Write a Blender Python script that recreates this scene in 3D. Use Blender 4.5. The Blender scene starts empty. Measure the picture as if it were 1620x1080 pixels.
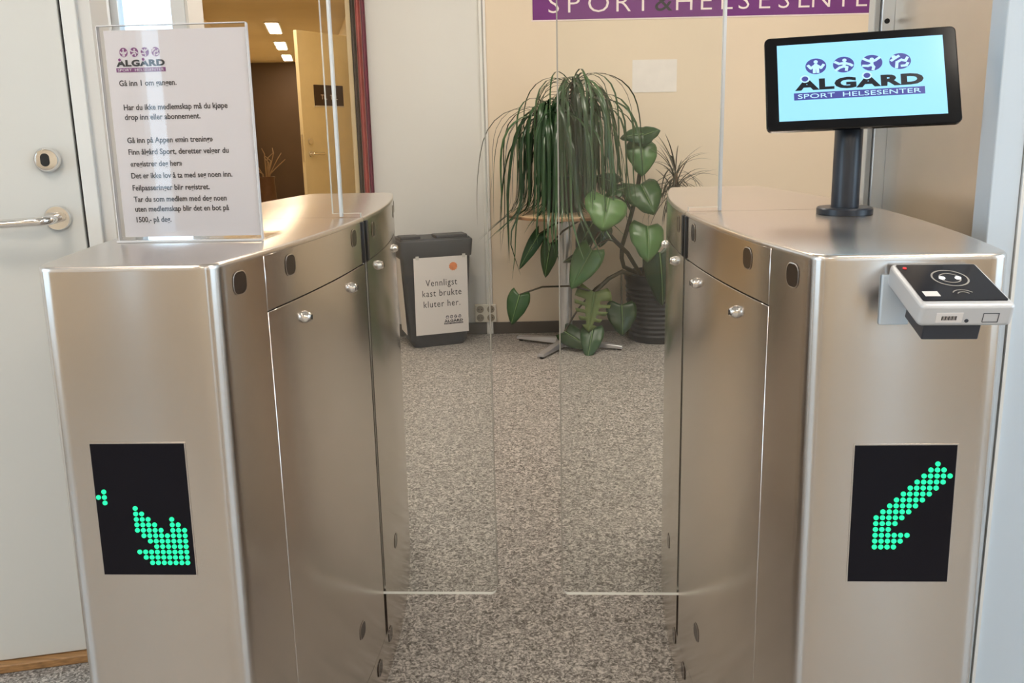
import bpy, bmesh, math, random
from mathutils import Matrix, Vector

random.seed(7)
sc = bpy.context.scene
COL = sc.collection

# ------------------------------------------------------------------ camera
F_PX = 1300.0
PITCH, ROLL, CAM_H = 0.2005, -0.0218, 1.1569
cam_d = bpy.data.cameras.new('camera')
cam_d.sensor_fit = 'HORIZONTAL'
cam_d.sensor_width = 36.0
cam_d.lens = 36.0 * F_PX / 1620.0
cam_d.shift_y = -67.84 / 1620.0
cam_d.clip_start = 0.02
cam = bpy.data.objects.new('camera', cam_d)
COL.objects.link(cam)
_r = Vector((1, 0, 0)); _f = Vector((0, math.cos(PITCH), -math.sin(PITCH))); _u = Vector((0, math.sin(PITCH), math.cos(PITCH)))
_R = math.cos(ROLL) * _r + math.sin(ROLL) * _u
_U = -math.sin(ROLL) * _r + math.cos(ROLL) * _u
cam.matrix_world = Matrix(((_R.x, _U.x, -_f.x, 0), (_R.y, _U.y, -_f.y, 0), (_R.z, _U.z, -_f.z, CAM_H), (0, 0, 0, 1)))
sc.camera = cam

# ------------------------------------------------------------------ world, exposure
world = bpy.data.worlds.new('sky'); sc.world = world
world.use_nodes = True
_bg = world.node_tree.nodes['Background']
_bg.inputs['Color'].default_value = (0.60, 0.81, 1.0, 1)
_bg.inputs['Strength'].default_value = 5.2
sc.view_settings.view_transform = 'Standard'
sc.view_settings.look = 'None'
sc.view_settings.gamma = 1.0
sc.view_settings.use_curve_mapping = False
sc.view_settings.exposure = 0.0
sc.cycles.max_bounces = 8
sc.cycles.transparent_max_bounces = 24
sc.cycles.caustics_reflective = False
sc.cycles.caustics_refractive = False
sc.cycles.sample_clamp_indirect = 6.0
LAMP_UNSEEN = 22.0
LAMP_CORR = 30.0
LAMP_COL = (1.0, 0.90, 0.78)

# ------------------------------------------------------------------ helpers
MATS = {}
def _mat(name):
    m = bpy.data.materials.new(name); m.use_nodes = True
    nt = m.node_tree; b = nt.nodes['Principled BSDF']
    MATS[name] = m
    return m, nt, b

def mat(name, col, rough=0.5, metal=0.0, var=0.04, scale=12.0, stretch=(1, 1, 1), bump=0.0, bscale=80.0, emit=None, estr=0.0, coat=0.0, spec=0.5):
    """a principled material whose colour wanders a little with noise"""
    m, nt, b = _mat(name)
    tc = nt.nodes.new('ShaderNodeTexCoord'); mp = nt.nodes.new('ShaderNodeMapping')
    mp.inputs['Scale'].default_value = stretch
    nt.links.new(tc.outputs['Object'], mp.inputs['Vector'])
    no = nt.nodes.new('ShaderNodeTexNoise'); no.inputs['Scale'].default_value = scale; no.inputs['Detail'].default_value = 4
    nt.links.new(mp.outputs['Vector'], no.inputs['Vector'])
    ra = nt.nodes.new('ShaderNodeValToRGB')
    ra.color_ramp.elements[0].color = tuple(max(0, c * (1 - var)) for c in col) + (1,)
    ra.color_ramp.elements[1].color = tuple(min(1, c * (1 + var)) for c in col) + (1,)
    ra.color_ramp.elements[0].position = 0.3; ra.color_ramp.elements[1].position = 0.7
    nt.links.new(no.outputs['Fac'], ra.inputs['Fac'])
    nt.links.new(ra.outputs['Color'], b.inputs['Base Color'])
    b.inputs['Roughness'].default_value = rough
    b.inputs['Metallic'].default_value = metal
    b.inputs['Coat Weight'].default_value = coat
    b.inputs['Specular IOR Level'].default_value = spec
    if emit:
        b.inputs['Emission Color'].default_value = emit + (1,)
        b.inputs['Emission Strength'].default_value = estr
    if bump:
        n2 = nt.nodes.new('ShaderNodeTexNoise'); n2.inputs['Scale'].default_value = bscale; n2.inputs['Detail'].default_value = 3
        nt.links.new(mp.outputs['Vector'], n2.inputs['Vector'])
        bu = nt.nodes.new('ShaderNodeBump'); bu.inputs['Strength'].default_value = bump; bu.inputs['Distance'].default_value = 0.002
        nt.links.new(n2.outputs['Fac'], bu.inputs['Height']); nt.links.new(bu.outputs['Normal'], b.inputs['Normal'])
    return m

def steel(name, stretch, col=(0.665, 0.615, 0.57), rough=0.20, aniso=0.80, rot=0.25, dr_=0.010):
    m, nt, b = _mat(name)
    tc = nt.nodes.new('ShaderNodeTexCoord'); mp = nt.nodes.new('ShaderNodeMapping')
    mp.inputs['Scale'].default_value = stretch
    nt.links.new(tc.outputs['Object'], mp.inputs['Vector'])
    no = nt.nodes.new('ShaderNodeTexNoise'); no.inputs['Scale'].default_value = 1.0; no.inputs['Detail'].default_value = 3
    nt.links.new(mp.outputs['Vector'], no.inputs['Vector'])
    mr = nt.nodes.new('ShaderNodeMapRange'); mr.inputs['To Min'].default_value = rough - dr_; mr.inputs['To Max'].default_value = rough + dr_
    nt.links.new(no.outputs['Fac'], mr.inputs['Value']); nt.links.new(mr.outputs['Result'], b.inputs['Roughness'])
    # faint smudges of handling
    n2 = nt.nodes.new('ShaderNodeTexNoise'); n2.inputs['Scale'].default_value = 5.0; n2.inputs['Detail'].default_value = 5
    nt.links.new(tc.outputs['Object'], n2.inputs['Vector'])
    ra = nt.nodes.new('ShaderNodeValToRGB')
    ra.color_ramp.elements[0].color = tuple(c * 0.94 for c in col) + (1,); ra.color_ramp.elements[1].color = tuple(c * 1.05 for c in col) + (1,)
    nt.links.new(n2.outputs['Fac'], ra.inputs['Fac']); nt.links.new(ra.outputs['Color'], b.inputs['Base Color'])
    b.inputs['Metallic'].default_value = 1.0
    b.inputs['Anisotropic'].default_value = aniso; b.inputs['Anisotropic Rotation'].default_value = rot
    if aniso:
        tg = nt.nodes.new('ShaderNodeTangent'); tg.direction_type = 'RADIAL'; tg.axis = 'Z'
        nt.links.new(tg.outputs['Tangent'], b.inputs['Tangent'])
    return m

def glass(name, tint=(0.94, 0.975, 0.96), rough=0.02):
    m, nt, b = _mat(name); nt.nodes.remove(b)
    out = nt.nodes['Material Output']
    tr = nt.nodes.new('ShaderNodeBsdfTransparent'); tr.inputs['Color'].default_value = tint + (1,)
    gl = nt.nodes.new('ShaderNodeBsdfGlossy'); gl.inputs['Roughness'].default_value = rough
    fr = nt.nodes.new('ShaderNodeFresnel'); fr.inputs['IOR'].default_value = 1.45
    ge = nt.nodes.new('ShaderNodeNewGeometry'); io = nt.nodes.new('ShaderNodeMath'); io.operation = 'MULTIPLY_ADD'
    io.inputs[1].default_value = 1 / 1.45 - 1.45; io.inputs[2].default_value = 1.45      # same reflectance from inside and outside
    nt.links.new(ge.outputs['Backfacing'], io.inputs[0]); nt.links.new(io.outputs[0], fr.inputs['IOR'])
    mx = nt.nodes.new('ShaderNodeMixShader')
    nt.links.new(fr.outputs['Fac'], mx.inputs['Fac']); nt.links.new(tr.outputs[0], mx.inputs[1]); nt.links.new(gl.outputs[0], mx.inputs[2])
    nt.links.new(mx.outputs[0], out.inputs['Surface'])
    return m

def leafmat(name, c0, c1, rough=0.35, trans=0.25):
    m, nt, b = _mat(name)
    oi = nt.nodes.new('ShaderNodeObjectInfo')
    tc = nt.nodes.new('ShaderNodeTexCoord'); no = nt.nodes.new('ShaderNodeTexNoise'); no.inputs['Scale'].default_value = 18
    nt.links.new(tc.outputs['Object'], no.inputs['Vector'])
    ad = nt.nodes.new('ShaderNodeMath'); ad.operation = 'MULTIPLY_ADD'; ad.inputs[1].default_value = 0.4
    nt.links.new(no.outputs['Fac'], ad.inputs[0])
    m2 = nt.nodes.new('ShaderNodeMath'); m2.operation = 'MULTIPLY'; m2.inputs[1].default_value = 0.8
    nt.links.new(oi.outputs['Random'], m2.inputs[0]); nt.links.new(m2.outputs[0], ad.inputs[2])
    ra = nt.nodes.new('ShaderNodeValToRGB'); ra.color_ramp.elements[0].color = c0 + (1,); ra.color_ramp.elements[1].color = c1 + (1,)
    nt.links.new(ad.outputs[0], ra.inputs['Fac']); nt.links.new(ra.outputs['Color'], b.inputs['Base Color'])
    b.inputs['Roughness'].default_value = rough
    out = nt.nodes['Material Output']
    tl = nt.nodes.new('ShaderNodeBsdfTranslucent'); nt.links.new(ra.outputs['Color'], tl.inputs['Color'])
    mx = nt.nodes.new('ShaderNodeMixShader'); mx.inputs['Fac'].default_value = trans
    nt.links.new(b.outputs[0], mx.inputs[1]); nt.links.new(tl.outputs[0], mx.inputs[2]); nt.links.new(mx.outputs[0], out.inputs['Surface'])
    return m

I4 = Matrix.Identity(4)
WORLD = {}

class MB:
    """collects geometry in the frame F (a matrix to world space)"""
    def __init__(s, F=I4): s.v = []; s.f = []; s.mi = []; s.F = F
    def add(s, vs, fs, mi=0):
        o = len(s.v); s.v += [tuple(x) for x in vs]; s.f += [tuple(i + o for i in f) for f in fs]; s.mi += [mi] * len(fs); return s
    def box(s, a, b, mi=0):
        (x0, y0, z0), (x1, y1, z1) = a, b
        return s.add([(x0, y0, z0), (x1, y0, z0), (x1, y1, z0), (x0, y1, z0), (x0, y0, z1), (x1, y0, z1), (x1, y1, z1), (x0, y1, z1)],
                     [(3, 2, 1, 0), (4, 5, 6, 7), (0, 1, 5, 4), (1, 2, 6, 5), (2, 3, 7, 6), (3, 0, 4, 7)], mi)
    def loft(s, rings, mi=0, cap=True, caps=None):
        n = len(rings[0]); vs = [p for r in rings for p in r]; fs = []
        for k in range(len(rings) - 1):
            for i in range(n):
                j = (i + 1) % n
                fs.append((k * n + i, k * n + j, (k + 1) * n + j, (k + 1) * n + i))
        if cap:
            fs.append(tuple(reversed(range(n)))); fs.append(tuple((len(rings) - 1) * n + i for i in range(n)))
        return s.add(vs, fs, mi)
    def prism(s, poly, z0, z1, mi=0):
        return s.loft([[(x, y, z0) for x, y in poly], [(x, y, z1) for x, y in poly]], mi)
    def tube(s, path, rad, n=8, mi=0, cap=True):
        path = [Vector(p) for p in path]
        if not isinstance(rad, (list, tuple)): rad = [rad] * len(path)
        rings = []; prev = None
        for i, p in enumerate(path):
            t = (path[min(i + 1, len(path) - 1)] - path[max(i - 1, 0)]).normalized()
            if prev is None:
                a = Vector((0, 0, 1)) if abs(t.z) < 0.9 else Vector((1, 0, 0))
                x = t.cross(a).normalized()
            else:
                x = (prev - t * prev.dot(t)).normalized()
            prev = x; y = t.cross(x)
            rings.append([p + rad[i] * (math.cos(2 * math.pi * k / n) * x + math.sin(2 * math.pi * k / n) * y) for k in range(n)])
        return s.loft(rings, mi, cap)
    def lathe(s, prof, n=32, mi=0, c=(0, 0, 0)):
        rings = [[(c[0] + r * math.cos(2 * math.pi * k / n), c[1] + r * math.sin(2 * math.pi * k / n), c[2] + z) for k in range(n)] for r, z in prof]
        return s.loft(rings, mi)
    def disc(s, cx, cy, r, z0, z1, n=20, mi=0):
        return s.prism([(cx + r * math.cos(2 * math.pi * k / n), cy + r * math.sin(2 * math.pi * k / n)) for k in range(n)], z0, z1, mi)
    def stroke(s, pts, w, z0, z1, mi=0):
        """flat ribbon strokes in the xy plane"""
        for (x0, y0), (x1, y1) in zip(pts, pts[1:]):
            dx, dy = x1 - x0, y1 - y0; l = math.hypot(dx, dy) or 1; nx, ny = -dy / l * w / 2, dx / l * w / 2; ex, ey = dx / l * w / 3, dy / l * w / 3
            s.prism([(x0 + nx - ex, y0 + ny - ey), (x0 - nx - ex, y0 - ny - ey), (x1 - nx + ex, y1 - ny + ey), (x1 + nx + ex, y1 + ny + ey)], z0, z1, mi)
        return s

def frame(o, ex, ey):
    """matrix with local x = ex, local y = ey, local z = outward normal, origin o"""
    ex = Vector(ex).normalized(); ey = Vector(ey).normalized(); n = ex.cross(ey).normalized(); ey = n.cross(ex); o = Vector(o)
    return Matrix(((ex.x, ey.x, n.x, o.x), (ex.y, ey.y, n.y, o.y), (ex.z, ey.z, n.z, o.z), (0, 0, 0, 1)))

def empty(name, M):
    if not isinstance(M, Matrix): M = Matrix.Translation(M)
    o = bpy.data.objects.new(name, None); o.empty_display_size = 0.05; COL.objects.link(o); o.matrix_world = M; WORLD[o.name] = M.copy()
    return o

def link_mesh(name, me, parent, M):
    o = bpy.data.objects.new(name, me); COL.objects.link(o)
    if parent is not None:
        o.parent = parent; WORLD[o.name] = WORLD[parent.name]
    else:
        o.matrix_world = M; WORLD[o.name] = M.copy()
    return o

def build(name, mb, mats, parent=None, origin=None, smooth=None, bevel=0.0, seg=2):
    """one mesh object; under a parent its own transform is identity"""
    M = WORLD[parent.name] if parent is not None else (origin if isinstance(origin, Matrix) else Matrix.Translation(origin or (0, 0, 0)))
    T = M.inverted() @ mb.F
    me = bpy.data.meshes.new(name)
    me.from_pydata([T @ Vector(v) for v in mb.v], [], mb.f)
    if not isinstance(mats, (list, tuple)): mats = [mats]
    for m in mats: me.materials.append(m)
    for p, i in zip(me.polygons, mb.mi): p.material_index = i
    bm = bmesh.new(); bm.from_mesh(me); bmesh.ops.recalc_face_normals(bm, faces=bm.faces); bm.to_mesh(me); bm.free()
    if smooth is not None:
        for p in me.polygons: p.use_smooth = True
        me.set_sharp_from_angle(angle=math.radians(smooth))
    me.update()
    o = link_mesh(name, me, parent, M)
    if bevel:
        b = o.modifiers.new('bevel', 'BEVEL'); b.width = bevel; b.segments = seg; b.limit_method = 'ANGLE'; b.angle_limit = math.radians(40)
        if smooth is None:
            for p in me.polygons: p.use_smooth = True
            me.set_sharp_from_angle(angle=math.radians(30))
    return o

def text(name, body, F, size, m, parent, x=0, y=0, z=0.0004, align='LEFT', sx=1.0, bold=0.0, spacing=1.0, depth=0.0002, width=None):
    """lettering laid in the xy plane of F, turned into a mesh"""
    cu = bpy.data.curves.new(name, 'FONT'); cu.body = body; cu.size = size; cu.align_x = align; cu.extrude = depth; cu.offset = bold; cu.space_character = spacing
    cu.resolution_u = 3
    t = bpy.data.objects.new('tmp_text', cu); COL.objects.link(t)
    dg = bpy.context.evaluated_depsgraph_get()
    me = bpy.data.meshes.new_from_object(t.evaluated_get(dg)); me.name = name
    bpy.data.objects.remove(t); bpy.data.curves.remove(cu)
    if width:
        xs = [v.co.x for v in me.vertices]; sx = width / (max(xs) - min(xs)); off = min(xs)
    else: off = 0
    M = WORLD[parent.name]; T = M.inverted() @ F
    for v in me.vertices: v.co = T @ Vector((x + (v.co.x - off) * sx, y + v.co.y, z + v.co.z))
    me.materials.clear(); me.materials.append(m)
    return link_mesh(name, me, parent, M)

def tag(o, label=None, cat=None, group=None, kind=None):
    if label: o['label'] = label
    if cat: o['category'] = cat
    if group: o['group'] = group
    if kind: o['kind'] = kind
    return o
def struct(name, mb, m, label=None, origin=None, **k):
    o = build(name, mb, m, None, origin, **k); o['kind'] = 'structure'
    if label: o['label'] = label; 
    return o

# ------------------------------------------------------------------ materials
STEEL = steel('brushed_steel', (3, 3, 500))
STEEL_TOP = steel('brushed_steel_top', (300, 3, 3), rough=0.26, aniso=0.0, dr_=0.012)
STEEL_DK = steel('brushed_steel_panel', (3, 3, 300), col=(0.74, 0.72, 0.69), rough=0.30, aniso=0.3)
CHROME = mat('chrome', (0.82, 0.80, 0.78), 0.10, 1.0, 0.02)
ALU = mat('aluminium', (0.78, 0.82, 0.86), 0.38, 0.85, 0.02)
BLACK = mat('black_gap', (0.012, 0.011, 0.010), 0.7)
RUBBER = mat('black_rubber', (0.015, 0.014, 0.015), 0.45)
DGLASS = mat('dark_display_glass', (0.008, 0.007, 0.010), 0.10, spec=0.12)
SENSOR = mat('sensor_window', (0.035, 0.022, 0.016), 0.15)
LED = mat('green_led', (0.02, 0.5, 0.2), 0.4, emit=(0.0, 1.0, 0.36), estr=1.05)
CREAM = mat('cream_wall', (0.755, 0.645, 0.50), 0.6, var=0.02, scale=2.0, bump=0.05, bscale=200)
WHITEW = mat('white_wall', (0.74, 0.73, 0.71), 0.55, var=0.02, scale=2.0, bump=0.05, bscale=200)
BLUEW = mat('white_column_paint', (0.585, 0.655, 0.725), 0.4, var=0.015, scale=2.0)
DOORW = mat('door_white_laminate', (0.68, 0.67, 0.63), 0.38, var=0.015, scale=2.0)
FRAMEW = mat('door_frame_paint', (0.78, 0.77, 0.74), 0.4, var=0.015)
CEIL = mat('ceiling_paint', (0.80, 0.77, 0.72), 0.8, var=0.02)
WOODTH = mat('threshold_oak', (0.36, 0.19, 0.075), 0.45, var=0.3, scale=6, stretch=(2, 40, 40))
BASEB = mat('baseboard_vinyl', (0.115, 0.10, 0.085), 0.5)
PLASTW = mat('white_plastic', (0.75, 0.70, 0.60), 0.35)
HOLE = mat('socket_hole', (0.30, 0.26, 0.20), 0.5)
PURPLE = mat('purple_band', (0.16, 0.02, 0.19), 0.4, var=0.06)
LETTER = mat('sign_letters', (0.90, 0.80, 0.78), 0.4)
INK = mat('black_ink', (0.015, 0.015, 0.02), 0.6)
INKG = mat('print_ink', (0.025, 0.022, 0.028), 0.6)
PAPER = mat('paper', (0.76, 0.72, 0.74), 0.7, var=0.015, scale=3)
PAPERW = mat('white_paper', (0.74, 0.70, 0.68), 0.7, var=0.015, scale=3)
ORANGE = mat('orange_print', (0.75, 0.25, 0.10), 0.6, var=0.15, scale=60)
LOGOP = mat('logo_purple', (0.22, 0.05, 0.20), 0.6)
LOGOW = mat('logo_white', (0.72, 0.66, 0.70), 0.6)
ACRYL = glass('clear_acrylic', (0.985, 0.985, 0.985))
GLASS = glass('gate_glass', (0.98, 0.99, 0.985))
GEDGE = leafmat('polished_glass_edge', (0.90, 0.91, 0.88), (0.94, 0.95, 0.92), 0.15, 0.05)  # near-white colour stands for light carried inside the glass
GFREE = mat('ground_glass_edge', (0.40, 0.38, 0.34), 0.2)
GSTRIP = leafmat('added_white_edge_strip', (0.90, 0.92, 0.94), (0.95, 0.96, 0.97), 0.2, 0.35)
SCREEN = mat('lit_screen', (0.1, 0.2, 0.25), 0.15, emit=(0.30, 0.70, 0.96), estr=0.95)
SCR_P = mat('screen_purple', (0.02, 0.02, 0.05), 0.2, emit=(0.065, 0.075, 0.36), estr=0.9)
SCR_K = mat('screen_black', (0.010, 0.012, 0.02), 0.2)
SCR_W = mat('screen_white', (0.2, 0.25, 0.3), 0.2, emit=(0.45, 0.80, 1.0), estr=0.95)
BEZEL = mat('black_bezel', (0.006, 0.006, 0.007), 0.14, spec=0.2)
POLE = mat('black_powder_coat', (0.018, 0.022, 0.032), 0.35)
SILVER = mat('silver_plastic', (0.60, 0.60, 0.61), 0.35, 0.2, 0.02)
DBLUE = mat('dark_grey_plastic', (0.030, 0.034, 0.045), 0.4)
RED_LED = mat('red_led', (0.3, 0.0, 0.0), 0.3, emit=(1.0, 0.02, 0.03), estr=1.0)
WHITE_LED = mat('white_led', (0.8, 0.8, 0.8), 0.3, emit=(1.0, 0.97, 0.9), estr=2.2)
RING = mat('grey_print', (0.30, 0.28, 0.25), 0.4)
BIN = mat('bin_plastic', (0.036, 0.038, 0.046), 0.5, var=0.12, scale=30, bump=0.25, bscale=160)
TABLET_TOP = mat('birch_top', (0.62, 0.45, 0.27), 0.4, var=0.12, scale=5, stretch=(1, 8, 8))
TBEDGE = mat('table_edge', (0.30, 0.16, 0.08), 0.45, var=0.15)
PEDEST = mat('pedestal_steel', (0.58, 0.58, 0.60), 0.28, 0.75, 0.03)
POT = mat('black_pot', (0.016, 0.017, 0.020), 0.35)
SOIL = mat('soil', (0.03, 0.02, 0.012), 0.9, var=0.4, scale=60, bump=0.5)
TRUNK = mat('trunk_bark', (0.16, 0.11, 0.07), 0.8, var=0.3, scale=40, bump=0.4)
STEM = mat('monstera_stem', (0.045, 0.038, 0.018), 0.5, var=0.25, scale=30)
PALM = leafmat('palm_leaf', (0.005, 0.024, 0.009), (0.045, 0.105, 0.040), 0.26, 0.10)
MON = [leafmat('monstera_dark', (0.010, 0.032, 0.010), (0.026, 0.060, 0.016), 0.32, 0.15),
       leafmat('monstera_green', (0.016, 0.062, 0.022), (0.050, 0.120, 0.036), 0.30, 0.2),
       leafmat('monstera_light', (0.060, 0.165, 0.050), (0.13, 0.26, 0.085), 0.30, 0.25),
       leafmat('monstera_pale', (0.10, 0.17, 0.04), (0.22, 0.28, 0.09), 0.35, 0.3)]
VEIN = mat('leaf_vein', (0.22, 0.34, 0.14), 0.4)
DRAC = leafmat('dracaena_leaf', (0.022, 0.016, 0.010), (0.050, 0.050, 0.022), 0.4, 0.15)
BROWNW = mat('brown_wall', (0.12, 0.080, 0.056), 0.6, var=0.08, scale=1.5)
TANW = mat('tan_wall', (0.80, 0.67, 0.43), 0.6, var=0.03, scale=2)
TAND = mat('tan_door', (0.73, 0.66, 0.47), 0.45, var=0.02)
TANC = mat('tan_casing', (0.74, 0.58, 0.34), 0.45, var=0.02)
VASE = mat('brown_vase', (0.16, 0.085, 0.05), 0.5, var=0.15)
TWIG = mat('dry_twig', (0.42, 0.30, 0.19), 0.8)
BAN_R = mat('banner_red', (0.42, 0.085, 0.075), 0.5, var=0.25, scale=6)
BAN_D = mat('banner_brown', (0.05, 0.028, 0.018), 0.5, var=0.4, scale=8)
BAN_P = mat('banner_wine', (0.20, 0.02, 0.06), 0.5, var=0.2, scale=8)
GROUND = mat('outdoor_paving', (0.45, 0.46, 0.47), 0.8, var=0.1, scale=4)
LAMPM = mat('unseen_lamp_diffuser', (0.9, 0.85, 0.75), 0.5, emit=LAMP_COL, estr=LAMP_UNSEEN)
LAMPC = mat('corridor_lamp_diffuser', (0.9, 0.85, 0.75), 0.5, emit=(1.0, 0.80, 0.55), estr=LAMP_CORR)
# speckled vinyl floor
FLOOR, nt, b = _mat('speckled_vinyl')
tc = nt.nodes.new('ShaderNodeTexCoord')
n1 = nt.nodes.new('ShaderNodeTexNoise'); n1.inputs['Scale'].default_value = 66; n1.inputs['Detail'].default_value = 3.5; n1.inputs['Roughness'].default_value = 0.62; n1.inputs['Distortion'].default_value = 1.6
n2 = nt.nodes.new('ShaderNodeTexNoise'); n2.inputs['Scale'].default_value = 150; n2.inputs['Detail'].default_value = 2; n2.inputs['Distortion'].default_value = 1.0
for n in (n1, n2): nt.links.new(tc.outputs['Object'], n.inputs['Vector'])
mm = nt.nodes.new('ShaderNodeMix'); mm.data_type = 'FLOAT'; mm.inputs['Factor'].default_value = 0.4
nt.links.new(n1.outputs['Fac'], mm.inputs['A']); nt.links.new(n2.outputs['Fac'], mm.inputs['B'])
ra = nt.nodes.new('ShaderNodeValToRGB'); cr = ra.color_ramp
cr.elements[0].position = 0.40; cr.elements[0].color = (0.092, 0.080, 0.070, 1)
cr.elements[1].position = 0.60; cr.elements[1].color = (0.64, 0.60, 0.56, 1)
e = cr.elements.new(0.5); e.color = (0.305, 0.282, 0.26, 1)
nt.links.new(mm.outputs['Result'], ra.inputs['Fac']); nt.links.new(ra.outputs['Color'], b.inputs['Base Color'])
b.inputs['Roughness'].default_value = 0.36; b.inputs['Specular IOR Level'].default_value = 0.45

# ------------------------------------------------------------------ the setting
YW = 4.682                                  # the cream wall behind the plants
ZC = 2.7
struct('floor', MB().box((-3.4, -3.6, -0.05), (3.4, 4.822, 0.0)).prism([(-1.79, 4.822), (0.2, 4.822), (0.2, 14.8), (-4.5, 14.8), (-3.06, 8.12)], -0.05, 0.0), FLOOR, 'grey speckled vinyl floor with a fine flecked pattern')
struct('ground', MB().box((-30, -30, -0.12), (30, 30, -0.06)), GROUND, 'pale paving outdoors')
struct('ceiling', MB().box((-3.4, -3.6, ZC), (3.4, YW + 0.2, ZC + 0.1)), CEIL, 'plain white ceiling of the entrance hall')
XO0, XO1 = -1.714, -0.84                    # corridor opening in the back wall
struct('wall_back', MB().box((-0.128, YW, 0), (3.4, YW + 0.14, ZC)), CREAM, 'cream painted wall behind the potted plants')
struct('wall_back_white', MB().box((XO1, YW, 0), (-0.15, YW + 0.14, ZC)).box((XO0 - 0.05, YW, 2.12), (XO1, YW + 0.14, ZC)), WHITEW, 'greyish white wall section beside the corridor opening')
struct('trim_1', MB().box((-0.150, YW - 0.014, 0), (-0.112, YW + 0.02, ZC)), FRAMEW, 'narrow white vertical trim strip where two wall colours meet', bevel=0.003)
struct('trim_2', MB().box((-0.868, YW - 0.02, 0), (-0.842, YW + 0.14, 2.12)), TANC, 'tan casing at the edge of the corridor opening', bevel=0.002)
struct('baseboard_back', MB().box((-0.112, YW - 0.012, 0), (3.3, YW, 0.068)), BASEB, 'dark brown baseboard along the cream wall', bevel=0.002)
struct('baseboard_back_white', MB().box((XO1, YW - 0.012, 0), (-0.150, YW, 0.068)), BASEB, 'dark brown baseboard along the white wall section', bevel=0.002)
struct('wall_right', MB().box((3.2, 1.0, 0), (3.4, YW, ZC)).box((3.2, -3.6, 0), (3.4, -1.6, ZC)).box((3.2, -1.6, 0), (3.4, 1.0, 0.6)).box((3.2, -1.6, 2.35), (3.4, 1.0, ZC)), CREAM, 'cream side wall on the right')
# wall behind the photographer, with tall windows, the right one added for daylight
FW = MB()
wins = [(-3.22, -2.95), (1.75, 2.25)]
xs = [-3.4] + [x for w in wins for x in w] + [3.4]
for i in range(0, len(xs), 2): FW.box((xs[i], -3.6, 0), (xs[i + 1], -3.45, ZC))
for a, b_ in wins: FW.box((a, -3.6, 0), (b_, -3.45, 0.5)).box((a, -3.6, 2.35), (b_, -3.45, ZC))
struct('wall_front', FW, CREAM, 'wall behind the camera with tall windows, the right one added')
for i, (a, b_) in enumerate(wins):
    fr = MB()
    for x0, x1, z0, z1 in ((a, a + .05, .5, 2.35), (b_ - .05, b_, .5, 2.35), (a + .05, b_ - .05, .5, .55), (a + .05, b_ - .05, 2.30, 2.35)): fr.box((x0, -3.57, z0), (x1, -3.49, z1))
    w = struct('window_%d' % (i + 2), fr, FRAMEW, 'unseen white window frame behind the camera')
# left side wall of the fore hall, one tall window
LW = MB()
LW.box((-3.4, -3.45, 0), (-3.25, -1.2, ZC)).box((-3.4, 0.9, 0), (-3.25, 1.35, ZC)).box((-3.4, -1.2, 0), (-3.25, 0.9, 0.6)).box((-3.4, -1.2, 2.3), (-3.25, 0.9, ZC))
struct('wall_left', LW, CREAM, 'left side wall of the fore hall')

# door wall, seen almost frontally at the left
D0 = Vector((-1.161, 1.638, 0)); DD = Vector((0.981, 0.195, 0)).normalized()
DF = frame(D0, DD, (0, 0, 1))                # x along the wall, y up, z towards the hall
S0, S1 = -0.62, 0.2865                        # door leaf
wl = MB(DF).box((-2.2, 0, -0.14), (S0 - 0.06, ZC, -0.02)).box((0.321, 0, -0.14), (0.345, ZC, -0.012)).box((S0 - 0.06, 2.16, -0.14), (0.321, ZC, -0.02))
struct('wall_door', wl, WHITEW, 'greyish white wall holding the white door')
casing = MB(DF).box((S1 + 0.0065, 0.022, -0.12), (0.321, 2.16, 0.0)).box((S0 - 0.06, 0.022, -0.12), (S0 - 0.004, 2.16, 0.0)).box((S0 - 0.004, 2.104, -0.12), (S1 + 0.004, 2.16, 0.0))
struct('trim_3', casing, FRAMEW, 'white painted door casing', bevel=0.002)
struct('trim_4', MB(DF).box((S0 - 0.06, 0.0, -0.14), (0.321, 0.020, 0.012)), WOODTH, 'oak coloured wooden door threshold', bevel=0.003)
door = struct('door_1', MB(DF).box((S0, 0.022, -0.06), (S1, 2.10, -0.006)), DOORW, 'plain white flush door with a chrome lever handle', bevel=0.002)
struct('wall_door_backing', MB(DF).box((S0 - 0.05, 0.0, -0.16), (0.32, 2.16, -0.141)), BLACK)
build('door_slit_shade', MB(DF).box((S1 + 0.0003, 0.022, -0.05), (S1 + 0.0062, 2.10, -0.016)), RUBBER, door)  # black strip put into the slit for its dark shade
# key cylinder
cyl = build('lock_cylinder', MB(DF @ Matrix.Translation((0.235, 1.121, -0.006))).lathe([(0.0245, 0), (0.0245, 0.010), (0.021, 0.016), (0.0185, 0.0165)], 28), CHROME, door, smooth=35)
cyl['label'] = 'round chrome lock cylinder'
ko = [(0.0085 * math.cos(a), (0.0045 if math.sin(a) > 0 else -0.0045) + 0.0085 * math.sin(a)) for a in [math.pi * 2 * k / 24 for k in range(24)]]
build('keyhole', MB(DF @ Matrix.Translation((0.2335, 1.121, 0.0106))).prism(ko, 0, 0.0006), BLACK, cyl)
rose = build('handle_rose', MB(DF @ Matrix.Translation((0.239, 1.003, -0.006))).lathe([(0.0255, 0), (0.0255, 0.005), (0.0235, 0.008), (0.0, 0.008)], 28), CHROME, door, smooth=35)
P = Vector((0.239, 1.003, 0.002))
lev = [(0.239, 1.003, 0.0), (0.238, 1.003, 0.035), (0.234, 1.0025, 0.046), (0.224, 1.002, 0.052), (0.205, 1.0015, 0.053), (0.16, 1.000, 0.053), (0.105, 0.998, 0.053)]
build('lever_handle', MB(DF).tube(lev, [0.0095, 0.0095, 0.0095, 0.0095, 0.0092, 0.0092, 0.0085], 14), CHROME, door, smooth=50)['label'] = 'polished chrome lever handle'

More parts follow.
